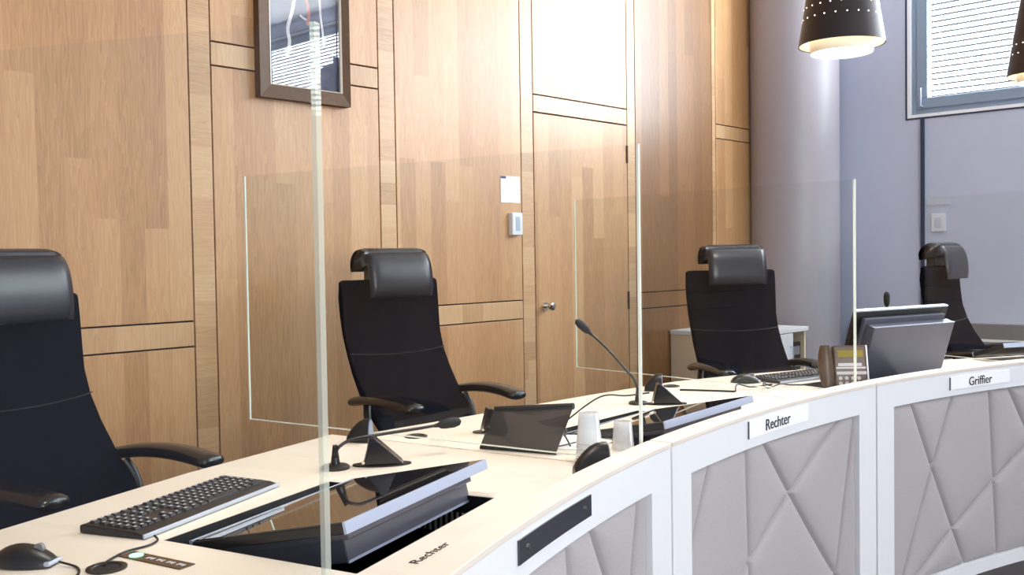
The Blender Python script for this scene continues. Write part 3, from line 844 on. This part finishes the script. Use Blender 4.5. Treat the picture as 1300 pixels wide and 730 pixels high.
cable('loose_cable', 'black cable looping from the smoked stand over the papers', [(2.05, 1.72, zc+.004), (2.07, 1.76, zc+.03), (2.12, 1.80, zc+.012), (2.20, 1.86, zc+.008), (2.27, 1.93, zc+.006), (2.33, 1.97, zc+.01), (2.45, 1.93, zc+.075), (2.55, 1.90, zc+.07), (2.62, 1.86, zc+.075)], .0026)
cable('loose_cable', 'thin black cable lying between the papers and the cups', [(2.02, 1.745, zc+.003), (2.06, 1.745, zc+.003), (2.11, 1.74, zc+.004), (2.12, 1.70, zc+.003), (2.09, 1.68, zc)], .0022)
cable('speaker_cable', 'straight black cable lying on the desk right of the far socket', [(3.19, 2.12, zc), (3.22, 2.06, zc), (3.25, 1.99, zc), (3.275, 1.93, zc)], .004)
cable('tangled_cable', 'tangle of thin black cables before the far keyboard', [(3.28, 1.93, zc), (3.33, 1.95, zc+.02), (3.40, 1.93, zc+.004), (3.46, 1.88, zc+.012), (3.49, 1.90, zc+.002), (3.44, 1.90, zc+.018), (3.42, 1.87, zc+.003), (3.50, 1.86, zc+.010), (3.56, 1.85, zc+.002), (3.62, 1.79, zc)], .0028)
b = BM(); box(b, -.10, .10, -.07, .07, .0006, .003); o = obj('paper_pad', b, PAPER); o.location = (3.36, 1.74, ZT); o.rotation_euler = (0, 0, -.1)
tag(o, 'white note pad lying behind the Rechter ledge near the phone', 'note pad')
b = BM(); box(b, -.035, .035, -.006, .006, .0006, .008); o = obj('marker_pen', b, BLACKPL, bevel=.002); o.location = (3.30, 1.625, ZT); o.rotation_euler = (0, 0, -.5)
tag(o, 'short black pen lying before the note pad', 'pen')

# ------------------------------------------------------------------ desk phone
root = thing('desk_phone', 'brown desk phone with lit amber display behind the divider edge', 'phone', (3.665, 1.64, ZT), R_(-47))
# local: x to the right seen from the room, -y faces the room; steeply propped up
tilt = Matrix.Rotation(R_(-12), 4, 'X')
b = BM(); box(b, -.065, .062, 0, .03, .002, .165, mat=tilt); body = obj('body', b, DARKBR, root, bevel=.006)
b = BM(); box(b, .062, .068, 0, .03, .002, .165, mat=tilt); obj('pale_side', b, WHITE, root, bevel=.001, label='pale side edge')
b = BM(); box(b, -.05, .05, -.0022, .0, .118, .145, mat=tilt); obj('display', b, LCD, root, label='amber display')
for z0, z1, x1 in ((.083, .095, .042), (.073, .080, .058), (.050, .062, .06)):
    b = BM(); box(b, -.058 if x1 > .05 else -.05, x1, -.002, .0, z0, z1, mat=tilt); obj('label_strip', b, KEYLEG, root)
for k in range(4):
    for r in range(2):
        b = BM(); tube(b, [tilt @ Vector((-.045+.024*k, -.004, .036-.02*r)), tilt @ Vector((-.045+.024*k, .001, .036-.02*r))], .0075, 14); obj('button', b, KEYLEG, root)
b = BM(); rings = []
for k in range(13):
    t = k/12; z = .004+.160*t; e = math.sin(PI*(.10+.8*t))**.4
    rings.append([tilt @ Vector((-.098+.030*math.cos(2*PI*j/14)*e, -.004+.022*math.sin(2*PI*j/14)*e+(.008*math.sin(PI*t)), z)) for j in range(14)])
loft(b, rings); obj('handset', b, DARKBR, root, smooth=True, label='dark brown glossy handset')
b = BM(); box(b, -.06, .06, .02, .09, .001, .02); obj('stand', b, DARKBR, root, bevel=.003)

# ------------------------------------------------------------------ white cabinet behind
root = thing('white_cabinet', 'low white cabinet against the oak wall behind a chair', 'cabinet', (6.055, 3.5, 0))
x0, x1, y0, y1, zt = 5.66, 6.45, 3.21, 3.832, .745
b = BM(); box(b, x0, x0+.02, y0+.02, y1, .04, zt-.03); box(b, x1-.02, x1, y0+.02, y1, .04, zt-.03); box(b, x0+.02, x1-.02, y1-.02, y1, .04, zt-.03)
box(b, x0+.02, x1-.02, y0+.02, y1-.02, .04, .06); box(b, x0+.02, x1-.02, y0+.02, y1-.02, .42, .44); box(b, 6.22, 6.24, y0+.02, y1-.02, .44, zt-.03)
obj('carcass', b, pbr('cream_laminate', lin(226, 208, 180), .5), root, world=True)
b = BM(); box(b, x0-.01, x1+.01, y0, y1, zt-.03, zt); obj('top', b, WHITE, root, world=True, bevel=.003)
b = BM(); box(b, x0+.002, 6.228, y0, y0+.019, .05, zt-.034); d_ = obj('door', b, WHITE, root, world=True, bevel=.002)
b = BM(); tube(b, [(6.19, y0-.001, .5), (6.19, y0-.02, .5), (6.19, y0-.02, .62), (6.19, y0-.001, .62)], .005, 8); obj('handle', b, ALU, d_, world=True, smooth=True)
b = BM(); box(b, 6.232, x1-.002, y0, y0+.019, .05, .41); obj('door', b, WHITE, root, world=True, bevel=.002)
b = BM(); box(b, x0+.01, x1-.01, y0+.03, y1-.01, 0, .04); obj('plinth', b, GREYPL, root, world=True)
root = thing('printer', 'black machine inside the open bay of the white cabinet', 'printer', (6.335, 3.42, .44))
b = BM(); box(b, -.085, .085, -.17, .25, .0005, .20); obj('body', b, BLACKGL, root, bevel=.008)
b = BM(); box(b, -.06, .06, -.174, -.17, .11, .17); obj('control_panel', b, GREYPL, root)
b = BM(); box(b, -.07, .07, -.18, -.17, .03, .045); obj('tray', b, DARKMET, root)

# ------------------------------------------------------------------ things on the walls
root = thing('picture_frame', 'dark wooden framed picture hanging high on the oak wall', 'picture', (2.67, YW, 2.0))
px0, px1, pz0, pz1, fw = 2.421, 2.919, 1.998, 2.72, .062
b = BM()
def mitre(bm, pts_o, pts_i, yo, yi):
    n = 4
    for k in range(n):
        j = (k+1) % n
        o1, o2, i1, i2 = pts_o[k], pts_o[j], pts_i[k], pts_i[j]
        vs = [bm.verts.new(q) for q in ((o1[0], YW-.001, o1[1]), (o2[0], YW-.001, o2[1]), (i2[0], YW-.001, i2[1]), (i1[0], YW-.001, i1[1]),
                                         (o1[0], yo, o1[1]), (o2[0], yo, o2[1]), (i2[0], yi, i2[1]), (i1[0], yi, i1[1]))]
        for f in ((0, 1, 2, 3), (7, 6, 5, 4), (0, 4, 5, 1), (2, 6, 7, 3), (1, 5, 6, 2), (3, 7, 4, 0)): bm.faces.new([vs[m] for m in f])
O = [(px0, pz0), (px1, pz0), (px1, pz1), (px0, pz1)]; I = [(px0+fw, pz0+fw), (px1-fw*.6, pz0+fw), (px1-fw*.6, pz1-fw), (px0+fw, pz1-fw)]
mitre(b, O, I, YW-.045, YW-.03); obj('frame', b, FRAMEW, root, world=True)
I2 = [(q[0]+(.008 if k in (0, 3) else -.008), q[1]+(.006 if k < 2 else -.006)) for k, q in enumerate(I)]
b = BM(); mitre(b, I, I2, YW-.032, YW-.026); obj('inner_edge', b, GILT, root, world=True)
b = BM(); box(b, I[0][0], I[1][0], YW-.012, YW-.003, I[0][1], I[2][1]); cv = obj('canvas', b, CANVAS, root, world=True, label='dark blue abstract canvas with pale streaks')
for pts, m_, r in (([(2.585, 2.20), (2.60, 2.27), (2.592, 2.33), (2.62, 2.42), (2.64, 2.52)], STREAK, .009), ([(2.79, 2.27), (2.785, 2.34), (2.775, 2.42), (2.77, 2.52)], STREAK, .006),
                   ([(2.70, 2.36), (2.71, 2.41), (2.70, 2.47), (2.69, 2.54)], STREAK2, .008), ([(2.66, 2.40), (2.69, 2.385), (2.715, 2.39)], STREAK, .005), ([(2.74, 2.28), (2.745, 2.33)], STREAK2, .008)):
    b = BM(); q = smooth_path([(x, YW-.013, z) for x, z in pts], 6)
    for a_, c_ in zip(q, q[1:]):
        d = (c_-a_).normalized(); s = Vector((d.z, 0, -d.x))*r
        b.faces.new([b.verts.new(v) for v in (a_-s, a_+s, c_+s, c_-s)])
    obj('paint_streak', b, m_, cv, world=True)
b = BM(); box(b, I[0][0], I[1][0], YW-.022, YW-.020, I[0][1], I[2][1]); obj('glass', b, PICGLASS, root, world=True)

root = thing('wall_notice', 'white paper notice on the oak wall, above the thermostat', 'notice', (4.072, YW, 1.65))
b = BM(); box(b, 3.992, 4.152, YW-.0035, YW-.0005, 1.576, 1.727); obj('sheet', b, PAPER, root, world=True)
b = BM(); box(b, 3.993, 4.035, YW-.0042, YW-.0035, 1.712, 1.726); obj('blue_print', b, BLUE, root, world=True, label='small blue print in the corner')
root = thing('thermostat', 'white thermostat with small display beside the door', 'thermostat', (4.098, YW, 1.455))
b = BM(); box(b, 4.055, 4.141, YW-.032, YW+.002, 1.390, 1.519); obj('body', b, WHITE, root, world=True, bevel=.006)
b = BM(); box(b, 4.082, 4.116, YW-.0335, YW-.032, 1.415, 1.495); obj('display', b, THERMO, root, world=True)
root = thing('light_switch', 'pale switch plate on the grey wall above the side-on chair', 'switch', (XR, 2.58, 1.46))
b = BM(); box(b, XR-.012, XR-.0005, 2.529, 2.628, 1.402, 1.530); obj('plate', b, SWITCH, root, world=True, bevel=.003)
b = BM(); box(b, XR-.017, XR-.012, 2.555, 2.602, 1.43, 1.502); obj('rocker', b, SWITCH2, root, world=True, bevel=.002)
root = thing('wall_label', 'small pale strip label on the grey wall, above the switch plate', 'label', (XR, 2.58, 1.62))
b = BM(); box(b, XR-.004, XR-.0005, 2.50, 2.655, 1.592, 1.632); obj('strip', b, SWITCH2, root, world=True)

# ------------------------------------------------------------------ pendant lamps
def make_pendant(label):
    root = thing('pendant_lamp', label, 'lamp', (0, 0, 0), 0, 'pendant lamps above the bench')
    b = BM(); lathe(b, [(.188, 0), (.150, .24), (.118, .42), (.060, .455), (.060, .452), (.112, .415), (.145, .238), (.184, .001)], 64, cap=False); sh = obj('lamp_shade', b, LAMPSH, root, smooth=True)
    b = BM(); lathe(b, [(.1835, .002), (.144, .238), (.11, .41)], 64, cap=False); obj('white_lining', b, LAMPIN, sh, smooth='all', label='white inside of the shade')
    b = BM(); lathe(b, [(.132, -.034), (.132, .03), (.140, .03), (.140, .02), (.135, -.036)], 64, cap=False); obj('diffuser_ring', b, LAMPIN, root, smooth=True, label='white inner ring')
    b = BM(); lathe(b, [(.002, -.030), (.1315, -.030), (.1315, -.024), (.002, -.024)], 64); obj('diffuser', b, LAMPGLOW, root, label='glowing diffuser')
    for r in range(2):
        for k in range(22):
            a = 2*PI*(k+.5*r)/22; z = .115+.05*r; rr = .188-.038*z/.24+.0006
            c = Vector((rr*math.cos(a), rr*math.sin(a), z)); d = Vector((math.cos(a), math.sin(a), .16)).normalized()
            b = BM(); tube(b, [c-d*.002, c+d*.001], .0032, 8); obj('pinhole', b, PINHOLE, sh)
    b = BM(); tube(b, [(0, 0, .455), (0, 0, .50)], .03, 16); obj('cap', b, LAMPSH, root, smooth=True)
    b = BM(); tube(b, [(0, 0, .49), (0, 0, ZC-2.198-.03)], .004, 8); obj('cord', b, BLACKPL, root)
    b = BM(); lathe(b, [(.06, ZC-2.198-.03), (.06, ZC-2.198-.0005)], 24); obj('ceiling_rose', b, LAMPSH, root)
    return root
LABP = ['dark perforated pendant lamp hanging fully in view before the column', 'dark pendant lamp cut by the right photo edge',
        'added unseen pendant lamp brightening the Rechter bench section', 'added unseen pendant lamp brightening the nearest bench section']
p0 = make_pendant(LABP[0])
for k, a in enumerate((14.65, 31.0, -2.6, -19.0)):  # last two lamps are unseen, added to brighten the desk
    c = p0 if k == 0 else copy_tree(p0)
    q = P((5.53, 5.75, 5.25, 5.4)[k], a); c.location = (q[0], q[1], 2.198); c['label'] = LABP[k]
    ld = bpy.data.lights.new('lamp_bulb', 'SPOT'); ld.energy = (13, 10, 13, 2)[k]; ld.color = (1, .92, .82); ld.spot_size = R_(120); ld.spot_blend = .6; ld.shadow_soft_size = .1
    lo = bpy.data.objects.new('lamp_bulb', ld); COL.objects.link(lo); lo.parent = c; lo.location = (0, 0, -.045)

# ------------------------------------------------------------------ world and view
wd = bpy.data.worlds.new('world'); SC.world = wd; wd.use_nodes = True
wd.node_tree.nodes['Background'].inputs[0].default_value = (.75, .85, 1, 1)
wd.node_tree.nodes['Background'].inputs[1].default_value = .4
SC.view_settings.view_transform = 'Standard'; SC.view_settings.look = 'None'
SC.view_settings.gamma = 1; SC.view_settings.use_curve_mapping = False
SC.view_settings.exposure = 1.65
SC.cycles.max_bounces = 10; SC.cycles.transparent_max_bounces = 24; SC.cycles.diffuse_bounces = 5
SC.cycles.use_denoising = True
SC.cycles.sample_clamp_indirect = 6
